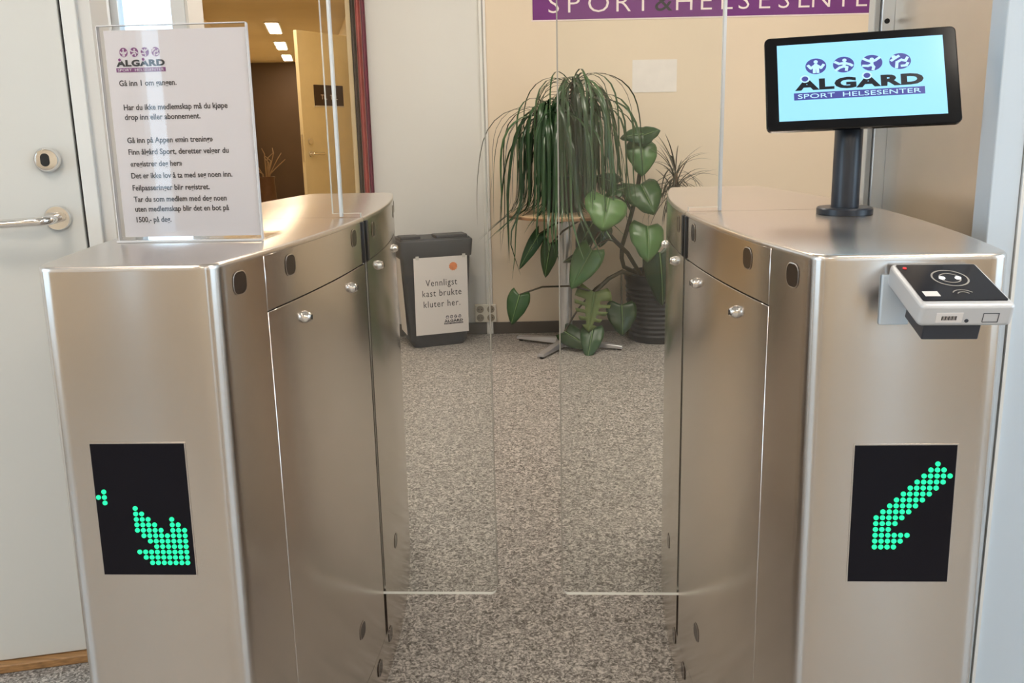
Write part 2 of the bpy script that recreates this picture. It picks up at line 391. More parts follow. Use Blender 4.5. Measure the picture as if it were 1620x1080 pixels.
# side wall running back from the door wall to a glazed opening in a short cross wall
E0 = DF @ Vector((0.345, 0, -0.02)); YG = 3.4
struct('wall_left_side', MB().prism([(E0.x, E0.y), (-1.557, YG), (-1.557, YG + 0.1), (-1.66, YG + 0.1), (E0.x - 0.1, E0.y + 0.03)], 0, ZC), WHITEW, 'greyish white side wall leading back from the white door')
struct('wall_left_cross', MB().box((-1.557, YG, 2.3), (-1.25, YG + 0.06, ZC)), WHITEW, 'wall piece above the glazed opening')
wf = MB().box((-1.557, YG, 0), (-1.525, YG + 0.05, 2.3)).box((-1.319, YG, 0), (-1.262, YG + 0.05, 2.3)).box((-1.525, YG, 0), (-1.319, YG + 0.05, 0.12)).box((-1.525, YG, 2.2), (-1.319, YG + 0.05, 2.3))
win = struct('window_1', wf, ALU, 'aluminium framed glazed opening with daylight behind', bevel=0.003)
build('pane', MB().box((-1.525, YG + 0.02, 0.12), (-1.319, YG + 0.028, 2.2)), ACRYL, win)
struct('wall_left_inner', MB().prism([(-1.2615, YG), (-1.2500, YG), (-1.716, YW + 0.14), (-1.79, YW + 0.14), (-1.2615, YG + 0.2)], 0, ZC), WHITEW, 'white wall edge between the glazed opening and the corridor')

# the corridor beyond the opening
ZK = 2.4
struct('ceiling_corridor', MB().prism([(-3.06, 8.2), (-4.50, 14.7), (0.2, 14.7), (0.2, 8.2)], ZK, ZK + 0.1).prism([(-1.79, YW + 0.14), (-3.06, 8.2), (0.2, 8.2), (0.2, YW + 0.14)], ZK - 0.03, ZK + 0.07), TANW, 'tan ceiling of the corridor')
lw = [(-1.725, YW + 0.14), (-2.975, 8.117), (-4.434, 14.64), (-4.50, 14.62), (-3.06, 8.12), (-1.79, YW + 0.14)]
struct('wall_corridor_left', MB().prism(lw, 0, ZK), TANW, 'tan left wall of the corridor')
struct('wall_corridor_end', MB().box((-4.5, 14.62, 0), (0.2, 14.8, ZK)), BROWNW, 'dark brown wall at the end of the corridor')
rw = [(-0.70, YW + 0.14), (-1.40, 7.93), (-3.05, 14.62), (-2.9, 14.62), (-1.28, 7.93), (-0.58, YW + 0.14)]
struct('wall_corridor_right', MB().prism(rw, 0, ZK), TANW, 'tan right wall of the corridor')
struct('trim_5', MB().box((-3.47, 14.50, 0), (-3.34, 14.62, 2.17)), TANC, 'pale door casing at the end of the corridor')
struct('door_3', MB().box((-3.34, 14.56, 0), (-3.05, 14.60, 2.15)), TAND, 'pale door at the end of the corridor')
CA = Vector((-1.80, 7.37, 0)); CBv = Vector((-1.461, 7.905, 0))
CF = frame(CA, CBv - CA, (0, 0, 1)); CW_ = (CBv - CA).length
d2 = struct('door_2', MB(CF).box((0, 0.01, -0.038), (CW_, 2.05, 0)), TAND, 'open tan corridor door with a dark name plate', bevel=0.003)
build('latch_plate', MB(CF).box((-0.0015, 0.93, -0.030), (0.0, 1.17, -0.008)), STEEL_DK, d2)
build('lock_cylinder', MB(CF @ Matrix.Translation((0.075, 1.11, 0))).lathe([(0.028, 0), (0.026, 0.014), (0.0, 0.014)], 16), STEEL_DK, d2, smooth=40)
hd = build('handle_rose', MB(CF @ Matrix.Translation((0.075, 1.00, 0))).lathe([(0.027, 0), (0.025, 0.009), (0.0, 0.009)], 16), STEEL_DK, d2, smooth=40)
build('lever_handle', MB(CF).tube([(0.075, 1.0, 0.0), (0.077, 1.0, 0.045), (0.095, 1.0, 0.052), (0.19, 0.998, 0.052)], 0.011, 8), CHROME, d2, smooth=50)
pl = build('name_plate', MB(CF).box((0.16, 1.42, 0.0), (0.52, 1.60, 0.008)), mat('plate_brown', (0.035, 0.020, 0.018), 0.3), d2)
pl['label'] = 'dark brown door name plate with white letters'
text('lettering', 'TIL  TBL', CF, 0.060, LOGOW, pl, x=0.34, y=1.475, z=0.0085, align='CENTER')
build('plate_edge', MB(CF).box((0.155, 1.408, 0.0), (0.525, 1.42, 0.009)), SILVER, pl)
# corridor lamps: narrow recessed panels, the two nearest unseen and added for brightness
CDIR = Vector((-0.2255, 1, 0)).normalized(); CPX = Vector((CDIR.y, -CDIR.x, 0))
for k, (x, y) in enumerate(((-2.70, 10.0), (-3.13, 11.9), (-3.52, 13.7), (-2.02, 7.0), (-1.62, 5.3))):
    r = empty('corridor_ceiling_lamp', frame((x, y, ZK - (0.03 if y < 8.2 else 0)), CPX, CDIR))
    M = WORLD[r.name]
    hw = 0.065 if y > 9 else 0.070
    build('frame', MB(M).box((-hw - 0.02, -0.50, -0.012), (hw + 0.02, 0.50, -0.002)), FRAMEW, r)
    build('diffuser', MB(M).box((-hw, -0.48, -0.016), (hw, 0.48, -0.012)), LAMPC, r)
    tag(r, ['largest and topmost bright corridor ceiling lamp panel, left of the open tan door', 'second bright corridor ceiling lamp panel, seen smaller below the first', 'farthest corridor ceiling lamp panel, just above the dark brown wall',
            'unseen added corridor lamp panel above the open tan door', 'unseen added corridor lamp panel just inside the opening'][k], 'ceiling lamp', 'corridor ceiling lamps')
# vase with dry twigs on the corridor floor
vx = empty('vase', (-2.72, 9.3, 0)); M = WORLD[vx.name]
build('body', MB(M).lathe([(0.10, 0.0), (0.115, 0.1), (0.10, 0.45), (0.085, 0.68), (0.095, 0.72), (0.08, 0.72), (0.07, 0.66)], 20), VASE, vx, smooth=50)
rt = random.Random(3)
for k in range(9):
    a = rt.uniform(0, 6.28); r = rt.uniform(0.04, 0.17); h = rt.uniform(0.85, 1.06)
    build('twig', MB(M).tube([(0, 0, 0.55), (r * .3 * math.cos(a), r * .3 * math.sin(a), 0.75), (r * math.cos(a), r * math.sin(a), h - .06), (1.5 * r * math.cos(a + .4), 1.5 * r * math.sin(a + .4), h)], [0.008, 0.007, 0.006, 0.004], 5), TWIG, vx)
tag(vx, 'brown floor vase with dry twigs in front of the dark corridor wall', 'vase')

# hanging banner at the edge of the opening
bn = empty('hanging_banner', (-0.80, 4.64, 0.35)); BFm = I4
def fold(x0, x1, n, amp, z0, z1, m, nm):
    pts = []
    for i in range(n + 1):
        x = x0 + (x1 - x0) * i / n; pts.append((x, 4.64 + amp * math.sin(i * 1.9)))
    poly = pts + [(x, y + 0.004) for x, y in reversed(pts)]
    build(nm, MB().prism(poly, z0, z1), m, bn, smooth=40)
fold(-0.838, -0.812, 6, 0.006, 0.36, 2.09, BAN_D, 'brown_fold')
fold(-0.811, -0.782, 6, 0.008, 0.36, 2.09, BAN_R, 'red_fold')
fold(-0.781, -0.757, 6, 0.006, 0.36, 2.09, BAN_P, 'wine_fold')
build('rod', MB().tube([(-0.85, 4.64, 2.10), (-0.74, 4.64, 2.10)], 0.008, 10), ALU, bn)
build('weight_bar', MB().tube([(-0.842, 4.64, 0.355), (-0.753, 4.64, 0.355)], 0.007, 10), ALU, bn)
tag(bn, 'narrow red and dark brown hanging banner beside the white wall', 'banner')

# wall sockets and sign on the cream wall
so = empty('wall_socket', (-0.155, YW, 0.125)); SF = frame((-0.155, YW - 0.014, 0.125), (1, 0, 0), (0, 0, 1))
build('plate', MB(SF).box((-0.062, -0.052, -0.014), (0.062, 0.052, 0.010)), PLASTW, so, bevel=0.004)
for x in (-0.031, 0.031):
    for y in (-0.025, 0.025):
        o = build('outlet', MB(SF @ Matrix.Translation((x, y, 0.0))).lathe([(0.0215, 0.0102), (0.0215, 0.0112), (0.018, 0.0112), (0.018, 0.0104), (0.0, 0.0104)], 20), HOLE, so, smooth=30)
        for dx in (-0.0085, 0.0085): build('pin_hole', MB(SF).disc(x + dx, y, 0.0028, 0.0104, 0.0116, 8), BLACK, o)
tag(so, 'white four-outlet wall socket low on the wall beside the trim strip', 'socket')

SGF = frame((0.146, YW, 1.747), (1, 0, 0), (0, 0, 1))
sg = empty('wall_sign', SGF)
build('band', MB(SGF).box((0, 0, 0.0), (1.99, 0.165, 0.004)), PURPLE, sg)
build('border', MB(SGF).box((-0.008, -0.007, 0.0), (1.998, 0.0, 0.003)), LETTER, sg)
for ch, px in zip('SPORT&HELSESENTER', (33, 64, 104, 142, 174, 206, 239, 273, 305, 333, 365, 396, 427, 455, 490, 518, 548)):
    amp = ch == '&'
    text('ampersand' if amp else 'letter', ch, SGF, 0.142, INK if amp else LETTER, sg, x=px * 0.003439, y=0.034, z=0.0045, align='CENTER', sx=1.12, bold=0 if amp else -0.0015)
tag(sg, 'purple wall sign with white spaced capital letters above the plants', 'sign')
refl_o = build('notice_or_reflection', MB().box((0.69, YW - 0.002, 1.353), (0.935, YW, 1.527)), mat('pale_reflection', (0.80, 0.76, 0.72), 0.5), None, (0.81, YW, 1.353))  # stands for a white reflection in the right glass leaf
tag(refl_o, 'pale blank rectangle standing for a glass reflection, right of the palm', 'reflection')

# ------------------------------------------------------------------ hall ceiling lamps, out of view, several added to brighten wall and sign
for k, (x, y) in enumerate(((-1.1, 0.3), (1.3, 0.3), (-0.5, 3.2), (0.8, 3.2), (2.1, 3.2), (-1.9, -1.9), (0.0, -1.9), (1.9, -1.9))):
    r = empty('unseen_ceiling_lamp', (x, y, ZC)); M = WORLD[r.name]
    build('frame', MB(M).box((-0.31, -0.31, -0.02), (0.31, 0.31, -0.001)), FRAMEW, r)
    build('diffuser', MB(M).box((-0.28, -0.28, -0.024), (0.28, 0.28, -0.02)), LAMPM, r)
    tag(r, 'unseen square flush ceiling lamp of the hall, %s' % ['left above the gate', 'right above the gate', 'before the white wall section', 'above the palm', 'right before the cream wall', 'left behind the camera', 'straight behind the camera', 'right behind the camera'][k], 'ceiling lamp', 'unseen hall lamps')

# ------------------------------------------------------------------ the gate
GX, GY, GYAW = -0.0022, 1.0117, 0.0469
GM = Matrix.Translation((GX, GY, 0)) @ Matrix.Rotation(-GYAW, 4, 'Z')   # gate frame: x across, y along the passage
VC, VL, LEAN, UC = 0.62, 1.25, 0.022, 0.49375
def ui(v): return 0.378 - 0.068 * (1 - ((v - VC) / VC) ** 2)
def uo(v): return 2 * UC - ui(v)
def seg_outline(v0, v1, s, inset=0.0, n=14, r0=0.0, r1=0.0):
    """closed plan outline between v0 and v1; rounded ends with radius r0 (front) / r1 (rear)"""
    inner = [(ui(v0 + (v1 - v0) * i / n) + inset, v0 + (v1 - v0) * i / n) for i in range(n + 1)]
    outer = [(2 * UC - x, y) for x, y in inner]
    def rounded(corner, p_in, p_out, r):
        c = Vector(corner); a = (Vector(p_in) - c).normalized(); b = (Vector(p_out) - c).normalized()
        return [tuple(c + a * r * (1 - t) ** 2 + b * r * t ** 2) for t in [k / 7 for k in range(8)]]
    path = []
    def trim(pts, end, r): return [p for p in pts if (Vector(p) - Vector(end)).length > r * 1.02]
    inn, out = inner[:], outer[:]
    i0, i1, o0, o1 = inner[0], inner[-1], outer[0], outer[-1]
    if r0: inn = trim(inn, i0, r0); out = trim(out, o0, r0)
    if r1: inn = trim(inn, i1, r1); out = trim(out, o1, r1)
    path = []
    if r0: path += rounded(i0, o0, inner[1], r0)
    path += inn
    if r1: path += rounded(i1, inner[-2], o1, r1)
    if r1: path += rounded(o1, i1, outer[-2], r1)
    path += list(reversed(out))
    if r0: path += rounded(o0, outer[1], i0, r0)
    return [(s * x, y) for x, y in path]

LED_L = {0: [1], 1: [1, 2], 2: [1, 2, 3, 7], 3: [1, 2, 3, 4, 7, 8], 4: [1, 2, 3, 4, 5, 7, 8, 9], 5: list(range(2, 10)), 6: list(range(3, 10)), 7: list(range(4, 10)), 8: list(range(1, 10)), 9: list(range(2, 10)), 10: list(range(3, 10)),
         -3: [-4], -2: [-5, -4], -1: [-4]}
LED_R = {0: [9], 1: [8, 9, 10], 2: list(range(7, 12)), 3: list(range(6, 11)), 4: list(range(5, 10)), 5: list(range(4, 9)), 6: list(range(3, 8)), 7: list(range(2, 7)), 8: list(range(1, 6)), 9: list(range(0, 5)),
         10: list(range(0, 4)), 11: list(range(0, 3)), 12: list(range(0, 6)), 13: list(range(0, 5)), 14: list(range(0, 4))}

def oval_poly(w, h, r, n=5):
    p = []
    for cx, cy, a0 in ((w / 2 - r, h / 2 - r, 0), (-w / 2 + r, h / 2 - r, 90), (-w / 2 + r, -h / 2 + r, 180), (w / 2 - r, -h / 2 + r, 270)):
        for k in range(n):
            a = math.radians(a0 + 90 * k / (n - 1)); p.append((cx + r * math.cos(a), cy + r * math.sin(a)))
    return p

def cabinet(s, label):
    root = empty('gate_cabinet', GM @ Matrix.Translation((s * UC, VC, 0)))
    def B(): return MB(GM)
    # front cap with leaning face
    ol = seg_outline(0.0, 0.1215, s, r0=0.024, n=8)
    rings = []
    for z in (0.0, 0.25, 0.5, 0.75, 0.9925):
        rings.append([(x, v - LEAN * (1 - z) * (1 - v / 0.1215), z) for x, v in ol])
    cap = build('front_cap', B().loft(rings), STEEL, root, smooth=35)
    build('core', B().prism(seg_outline(0.10, 1.2, s, inset=0.009), 0.02, 0.988), BLACK, root)
    build('plinth', B().prism(seg_outline(0.1235, VL, s, r1=0.024, inset=0.0006), 0.0, 0.0995), STEEL, root, smooth=35)
    build('side_panel', B().prism(seg_outline(0.1235, 0.562, s), 0.1015, 0.9105), STEEL, root, smooth=35, bevel=0.0008, seg=1)
    build('side_panel', B().prism(seg_outline(0.583, VL, s, r1=0.024), 0.1015, 0.9105), STEEL, root, smooth=35)
    build('upper_band', B().prism(seg_outline(0.1235, 0.552, s), 0.9125, 0.9925), STEEL, root, smooth=35, bevel=0.0008, seg=1)
    build('upper_band', B().prism(seg_outline(0.597, VL, s, r1=0.024), 0.9125, 0.9925), STEEL, root, smooth=35)
    for v0, v1, k0, k1 in ((0.0, 0.574, 1, 0), (0.577, VL, 0, 1)):
        rr = []
        for i_, z_ in ((0.0, 0.9925), (0.0, 0.9955), (0.0009, 0.9982), (0.0026, 0.9996), (0.0045, 1.0)):
            rr.append([(x, v, z_) for x, v in seg_outline(v0 + i_ * k0, v1 - i_ * k1, s, inset=i_, r0=0.024 * k0, r1=0.024 * k1)])
        build('top_plate', B().loft(rr), STEEL_TOP, root, smooth=50)
    # black bumpers either side of the slot, on the passage side
    for v0, v1 in ((0.5525, 0.5645), (0.5805, 0.5965)):
        build('bumper', B().prism([(s * (ui(v0) - 0.0035), v0), (s * (ui(v1) - 0.0035), v1), (s * (ui(v1) + 0.012), v1), (s * (ui(v0) + 0.012), v0)], 0.9125, 0.9925), RUBBER, root, bevel=0.002)
    # sensors and locks on the passage side
    def sf(v, z):
        t = Vector((s * (ui(v + .001) - ui(v - .001)), 0.002, 0)).normalized()
        ex = t if s > 0 else -t
        ex = ex * (-1)
        F = GM @ frame((s * ui(v), v, z), ex, (0, 0, 1))
        # outward normal must look into the passage
        if (F.to_3x3() @ Vector((0, 0, 1))).dot((GM.to_3x3() @ Vector((-s, 0, 0)))) < 0: F = GM @ frame((s * ui(v), v, z), -ex, (0, 0, 1))
        return F
    for v, z in ((0.058, 0.966), (0.200, 0.967), (0.494, 0.969), (0.655, 0.967), (1.04, 0.967), (1.18, 0.967), (0.400, 0.222), (0.50, 0.068), (0.605, 0.078), (0.72, 0.240)):
        F = sf(v, z); w = 0.031
        vv = -LEAN * (1 - z) if v < 0.1 else 0
        rim = build('sensor', MB(F).prism(oval_poly(w, 0.030, 0.011), -0.002, 0.0010), SENSOR, root)
        outer = oval_poly(w + 0.003, 0.033, 0.0125); inner_ = oval_poly(w, 0.030, 0.011); rm = MB(F); n = len(outer)
        rm.add([(x, y, 0.0008) for x, y in outer] + [(x, y, 0.0012) for x, y in inner_], [(i, (i + 1) % n, n + (i + 1) % n, n + i) for i in range(n)])
        build('rim', rm, STEEL_TOP, rim)
    for v, z in ((0.237, 0.878), (0.461, 0.882), (0.69, 0.887), (0.98, 0.882)):
        lk = build('lock', MB(sf(v, z)).lathe([(0.0100, -0.001), (0.0100, 0.003), (0.0082, 0.0055), (0.0078, 0.0085), (0.005, 0.011), (0.0, 0.012)], 18), CHROME, root, smooth=40)
        build('key_slot', MB(sf(v, z)).box((-0.0010, -0.004, 0.0110), (0.0010, 0.004, 0.0125)), BLACK, lk)
    # LED display on the leaning front
    zc = 0.6695 if s < 0 else 0.663
    F = GM @ frame((s * (UC + 0.005), -LEAN * (1 - zc), zc), (1, 0, 0), (0, LEAN, 1))
    W, H = 0.1275, 0.187
    dsp = build('display', MB(F).box((-W / 2, -H / 2, -0.004), (W / 2, H / 2, 0.0012)), DGLASS, root); dsp['label'] = 'black display panel with a green dot arrow'
    bz = MB(F); bw = 0.0016
    for x0, x1, y0, y1 in ((-W / 2 - bw, -W / 2, -H / 2 - bw, H / 2 + bw), (W / 2, W / 2 + bw, -H / 2 - bw, H / 2 + bw), (-W / 2, W / 2, H / 2, H / 2 + bw), (-W / 2, W / 2, -H / 2 - bw, -H / 2)): bz.box((x0, y0, -0.002), (x1, y1, 0.001))
    build('display_rim', bz, STEEL_TOP, dsp)
    dots = MB(F)
    for r, cs in (LED_L if s < 0 else LED_R).items():
        for c in cs:
            if s < 0: x = W / 2 - 0.0099 - (9 - c) * 0.0081; y = -H / 2 + 0.0178 + (10 - r) * 0.00785
            else: x = -W / 2 + 0.0317 + c * 0.0081; y = -H / 2 + 0.0488 + (14 - r) * 0.0081
            dots.disc(x, y, 0.0033, 0.0012, 0.0020, 10)
    ld = build('led_arrow', dots, LED, dsp); ld['kind'] = 'stuff'; ld['label'] = 'green LED dots forming an arrow'
    tag(root, label, 'turnstile', 'gate cabinets')
    return root
cabinet(-1, 'left brushed steel gate cabinet, carrying the printed sign in a clear holder')
cabinet(1, 'right brushed steel gate cabinet, carrying the tablet and the card reader')

# glass leaves
def leaf(s, label):
    root_M = GM @ Matrix.Translation((s * 0.31, 0.5725, 0))
    zt, zb, g = 1.82, 0.197, 0.0699
    poly = []
    for k in range(6):
        a = math.radians(180 + 90 * k / 5); poly.append((g + 0.013 + 0.013 * math.cos(a), zb + 0.013 + 0.013 * math.sin(a)))
    uh = 0.370 if s < 0 else 0.3715
    poly += [(0.3155, zb), (0.3155, 1.008), (uh, 1.008), (uh, zt), (g, zt)]
    mb = MB(GM); n = len(poly); y0, y1 = 0.5675, 0.5775
    mb.add([(s * x, y0, z) for x, z in poly] + [(s * x, y1, z) for x, z in poly], [tuple(range(n)), tuple(range(2 * n - 1, n - 1, -1))], 0)
    mb.add([(s * x, y0, z) for x, z in poly] + [(s * x, y1, z) for x, z in poly], [(i, (i + 1) % n, n + (i + 1) % n, n + i) for i in range(n)], 1)
    o = build('glass_gate_leaf', mb, [GLASS, GEDGE], None, root_M)
    x0, x1 = (0.3505, 0.3555) if s < 0 else (0.3720, 0.3770)
    build('free_edge', MB(GM).box((s * (g - 0.0024), y0 + 0.001, zb + 0.016), (s * (g - 0.0001), y1 - 0.001, zt)), GFREE, o)
    build('added_edge_strip', MB(GM).box((s * x0, y0 - 0.0008, 1.0015), (s * x1, y1 + 0.0008, zt)), GSTRIP, o)  # added white strip standing for the bright line at this edge
    tag(o, label, 'glass gate', 'glass gate leaves')
leaf(-1, 'left clear glass gate leaf, hinged in the cabinet with the printed sign')
leaf(1, 'right clear glass gate leaf, hinged in the cabinet with the tablet')

# ------------------------------------------------------------------ right hand partition and wall end
pr = empty('partition', GM @ Matrix.Translation((0.80, 0.62, 0.0)))
build('near_post', MB(GM).box((0.7755, 0.380, 0.0), (0.822, 0.430, ZC)), BLUEW, pr, bevel=0.002)
build('far_post', MB(GM).box((0.770, 0.872, 0.0), (0.815, 0.915, ZC)), ALU, pr, bevel=0.002)
build('corner_profile', MB(GM).box((0.757, 0.880, 0.0), (0.7695, 0.915, ZC)), FRAMEW, pr, bevel=0.002)
build('bolt', MB(GM @ frame((0.781, 0.872, 1.372), (1, 0, 0), (0, 0, 1))).lathe([(0.0055, 0), (0.0055, 0.002), (0.0, 0.002)], 12), BLACK, pr)
build('panel', MB(GM).box((0.797, 0.431, 0.05), (0.809, 0.871, ZC)), STEEL_DK, pr)
build('sealing_strip', MB(GM).box((0.792, 0.431, 0.0), (0.812, 0.871, 0.049)), FRAMEW, pr)
tag(pr, 'grey metal partition panel between a white and an aluminium post behind the tablet', 'partition')
struct('wall_end', MB(GM).box((0.824, 0.385, 0.0), (2.3, 0.47, ZC)), BLUEW, 'white wall end right of the steel gate cabinet')
struct('trim_6', MB(GM).box((0.8235, 0.377, 0.0), (0.829, 0.3849, ZC)), FRAMEW, 'white corner bead on the wall end')

# ------------------------------------------------------------------ logo
def logo(F, W, parent, mp, mk, mw, z, ys=1.0):
    """four round figures, bold wide name with heads over the As, and a band; x from 0 to W, y=0 at the band's bottom"""
    u = W / 100.0
    dz = 0.0003
    F = F @ Matrix.Diagonal((1, ys, 1, 1))
    build('logo_band', MB(F).box((0, 0, z), (W, 7.4 * u, z + dz)), mp, parent)
    text('lettering', 'SPORT  HELSESENTER', F, 6.6 * u, mw, parent, x=3 * u, y=1.4 * u, z=z + dz * 2, width=94 * u, depth=dz / 3)
    text('name_lettering', 'ALGARD', F, 14.6 * u, mk, parent, x=1 * u, y=10.6 * u, z=z + dz, width=98.5 * u, bold=0.75 * u, depth=dz / 3, spacing=1.1)
    for cx in (9.0 * u, 57.0 * u):
        build('head_ring', MB(F).disc(cx, 21.6 * u, 3.9 * u, z + dz * 2, z + dz * 3, 20), mw, parent)
        build('head', MB(F).disc(cx, 21.6 * u, 2.6 * u, z + dz * 3, z + dz * 4, 18), mp, parent)
    figs = [
        ([[(-6, 1), (-4, -2), (0, 1.5), (4, -2), (6, 1)], [(0, 2), (0, -2)], [(-1.4, -6.5), (-1.2, -1)], [(1.4, -6.5), (1.2, -1)]], (0, 4.6)),
        ([[(-6.5, 3), (-3.5, 1), (1, 1.5), (4.5, 0), (6.5, -1.5)], [(1, 1.5), (0, -2)], [(0, -2), (-3, -3), (-6, -5.5)], [(0, -2), (2.5, -3), (2, -6)]], (0.8, 4.4)),
        ([[(-6, 4.5), (-3, 2.5), (0, 1), (3, 2.5), (6, 5)], [(0, 1), (0.2, -2)], [(0.2, -2), (-3, -3), (-6.6, -2.6)], [(0.2, -2), (1.4, -4.5), (0.8, -7)]], (0.2, 3.6)),
        ([[(-6.5, 1), (-4, 3), (-1, 5.2)], [(-3, -6.5), (-2.4, -1), (1, 1.2), (4, 0)], [(4, 0), (5.5, 3.2)], [(1, -5), (4.5, -4.8), (5.5, -2.5)]], (-4.6, 4.6))]
    for k, (st, hd) in enumerate(figs):
        cx, cy = (18 + 21.6 * k) * u, 34.5 * u
        ds = build('emblem', MB(F).disc(cx, cy, 8.2 * u, z, z + dz, 28), mp, parent)
        m = MB(F)
        for p in st: m.stroke([(cx + a * u, cy + b_ * u) for a, b_ in p], 2.3 * u, z + dz, z + dz * 2)
        m.disc(cx + hd[0] * u, cy + hd[1] * u, 1.7 * u, z + dz, z + dz * 2, 12)
        build('emblem_figure', m, mw, ds)

# ------------------------------------------------------------------ printed sign in clear holder
HF = GM @ frame((-0.6195, 0.240, 1.0), (1, 0, 0), (0, 0.012, 1))
hs = empty('sign_holder', HF)
HW, HH = 0.2245, 0.323
build('front_sheet', MB(HF).box((0, 0.001, 0.001), (HW, HH, 0.0035)), ACRYL, hs)
build('back_sheet', MB(HF).box((0, 0.001, -0.005), (HW, HH, -0.0025)), ACRYL, hs)
build('base_plate', MB(GM).box((-0.622, 0.246, 1.0003), (-0.393, 0.335, 1.0033)), ACRYL, hs)
eg = MB(HF)
for x0, x1, y0, y1 in ((-0.0012, 0, 0.001, HH), (HW, HW + 0.0012, 0.001, HH), (0, HW, HH, HH + 0.0012)): eg.box((x0, y0, -0.005), (x1, y1, 0.0035))
build('polished_edge', eg, mat('acrylic_edge', (0.75, 0.74, 0.76), 0.2), hs)
build('bottom_edge', MB(HF).box((-0.002, 0.0004, 0.0036), (HW + 0.002, 0.0032, 0.009)), mat('acrylic_foot', (0.75, 0.74, 0.74), 0.15), hs)
PX0, PY0 = 0.0085, 0.008
sh = build('paper_sheet', MB(HF).box((PX0, PY0, -0.0012), (PX0 + 0.2145, PY0 + 0.309, 0.0004)), PAPER, hs)
LF = HF @ Matrix.Translation((0.0225, 0.2565, 0))
logo(LF, 0.0755, hs, LOGOP, INK, LOGOW, 0.0005, 1.1)
for body, x, y, w in (('Gå inn 1 om gangen.', 0.0245, 0.2365, 0.088), ('Har du ikke medlemskap må du kjøpe', 0.0275, 0.2010, 0.160), ('drop inn eller abonnement.', 0.0275, 0.1865, 0.117),
                      ('Gå inn på Appen «min trening»', 0.0275, 0.1520, 0.133), ('Finn ålgård Sport, deretter velger du', 0.0275, 0.1345, 0.156), ('«registrer deg her»', 0.0285, 0.1165, 0.081),
                      ('Det er ikke lov å ta med seg noen inn.', 0.0280, 0.0985, 0.158), ('Feilpasseringer blir registret.', 0.0280, 0.0800, 0.121), ('Tar du som medlem med deg noen', 0.0280, 0.0625, 0.146),
                      ('uten medlemskap blir det en bot på', 0.0285, 0.0475, 0.148), ('1500,- på deg.', 0.0290, 0.0310, 0.055)):
    text('text_line', body, HF, 0.0118, INKG, hs, x=x, y=y, z=0.0006, width=w, depth=0.0001, bold=0.00022)
tag(hs, 'clear acrylic sign holder with printed house rules on the left cabinet', 'sign')

# ------------------------------------------------------------------ tablet on its stand
tb = empty('tablet_stand', GM @ Matrix.Translation((0.578, 0.485, 1.0))); TM = WORLD[tb.name]
build('base_disc', MB(TM).lathe([(0.0475, 0.0004), (0.0475, 0.010), (0.0455, 0.0125), (0.0, 0.0125)], 40), POLE, tb, smooth=35)
build('pole', MB(TM).lathe([(0.0235, 0.0125), (0.0235, 0.205), (0.020, 0.210), (0.0, 0.210)], 32), POLE, tb, smooth=35)
yw, rl, tl = math.radians(-12.0), math.radians(1.75), math.radians(22)
ex = Vector((math.cos(yw), math.sin(yw), 0)); nrm = Vector((math.sin(yw), -math.cos(yw), 0))
ey = (Vector((0, 0, 1)) * math.cos(tl) - nrm * math.sin(tl)).normalized()
ex2 = ex * math.cos(rl) + ey * math.sin(rl); ey2 = ey * math.cos(rl) - ex * math.sin(rl)
TF = frame((0.600, 1.440, 1.2315), ex2, ey2)
TW, TH = 0.309, 0.172
bd = build('tablet', MB(TF).prism(oval_poly(TW, TH, 0.009), -0.012, 0.0), BEZEL, tb, smooth=35, bevel=0.002)
scn = build('screen', MB(TF).box((-TW / 2 + 0.0205, -TH / 2 + 0.0165, 0.0), (TW / 2 - 0.0215, TH / 2 - 0.0155, 0.0004)), SCREEN, bd)
scn['label'] = 'lit light blue screen with a logo'
build('mount', MB(TF).box((-0.04, -0.04, -0.03), (0.035, 0.04, -0.012)), POLE, tb, bevel=0.003)
logo(TF @ Matrix.Translation((-0.1085, -0.0325, 0)), 0.2085, bd, SCR_P, SCR_K, SCR_W, 0.0005, 0.84)
tag(tb, 'black tablet with lit blue logo screen on a round pole stand', 'tablet')

# ------------------------------------------------------------------ card reader on the right front
tt = math.radians(17)
RFb = GM @ frame((0.5125, -0.0075, 0.9900), (math.cos(math.radians(-1.5)), math.sin(math.radians(-1.5)), 0), (0.115, math.cos(tt), math.sin(tt)))
cr_ = empty('card_reader', GM @ Matrix.Translation((0.515, -0.05, 0.94)))
RW, RD, RT = 0.1010, 0.105, 0.027
RB = RFb                                       # x across, y towards the pillar, z up; origin at the rear upper edge
build('body', MB(RB).prism([(x, y - RD / 2) for x, y in oval_poly(RW, RD, 0.006)], -RT, 0.0), SILVER, cr_, smooth=35, bevel=0.004, seg=3)
fp = build('face_plate', MB(RB).prism([(x, y - RD / 2 + 0.002) for x, y in oval_poly(RW - 0.010, RD - 0.016, 0.002)], -0.001, 0.0012), DGLASS, cr_, smooth=35)
rg = MB(RB @ Matrix.Translation((0.0035, -0.042, 0.0013)))
for r0, r1 in ((0.0185, 0.0205), (0.0105, 0.0122)):
    n = 36; rg.add([(r * math.cos(2 * math.pi * k / n), r * math.sin(2 * math.pi * k / n), 0.0002) for r in (r0, r1) for k in range(n)], [(k, (k + 1) % n, n + (k + 1) % n, n + k) for k in range(n)])
build('ring_print', rg, RING, fp)
for x in (-0.0055, 0.0125): build('white_led', MB(RB).disc(x, -0.042, 0.0033, 0.0012, 0.002, 14), WHITE_LED, fp)
build('red_led', MB(RB).disc(-0.0385, -0.016, 0.0022, 0.0012, 0.002, 12), RED_LED, fp)
build('sticker', MB(RB).box((-0.040, -0.086, 0.0012), (-0.0235, -0.0745, 0.0016)), PAPERW, fp)
ar = MB(RB @ Matrix.Translation((0.0035, -0.083, 0.0012)))
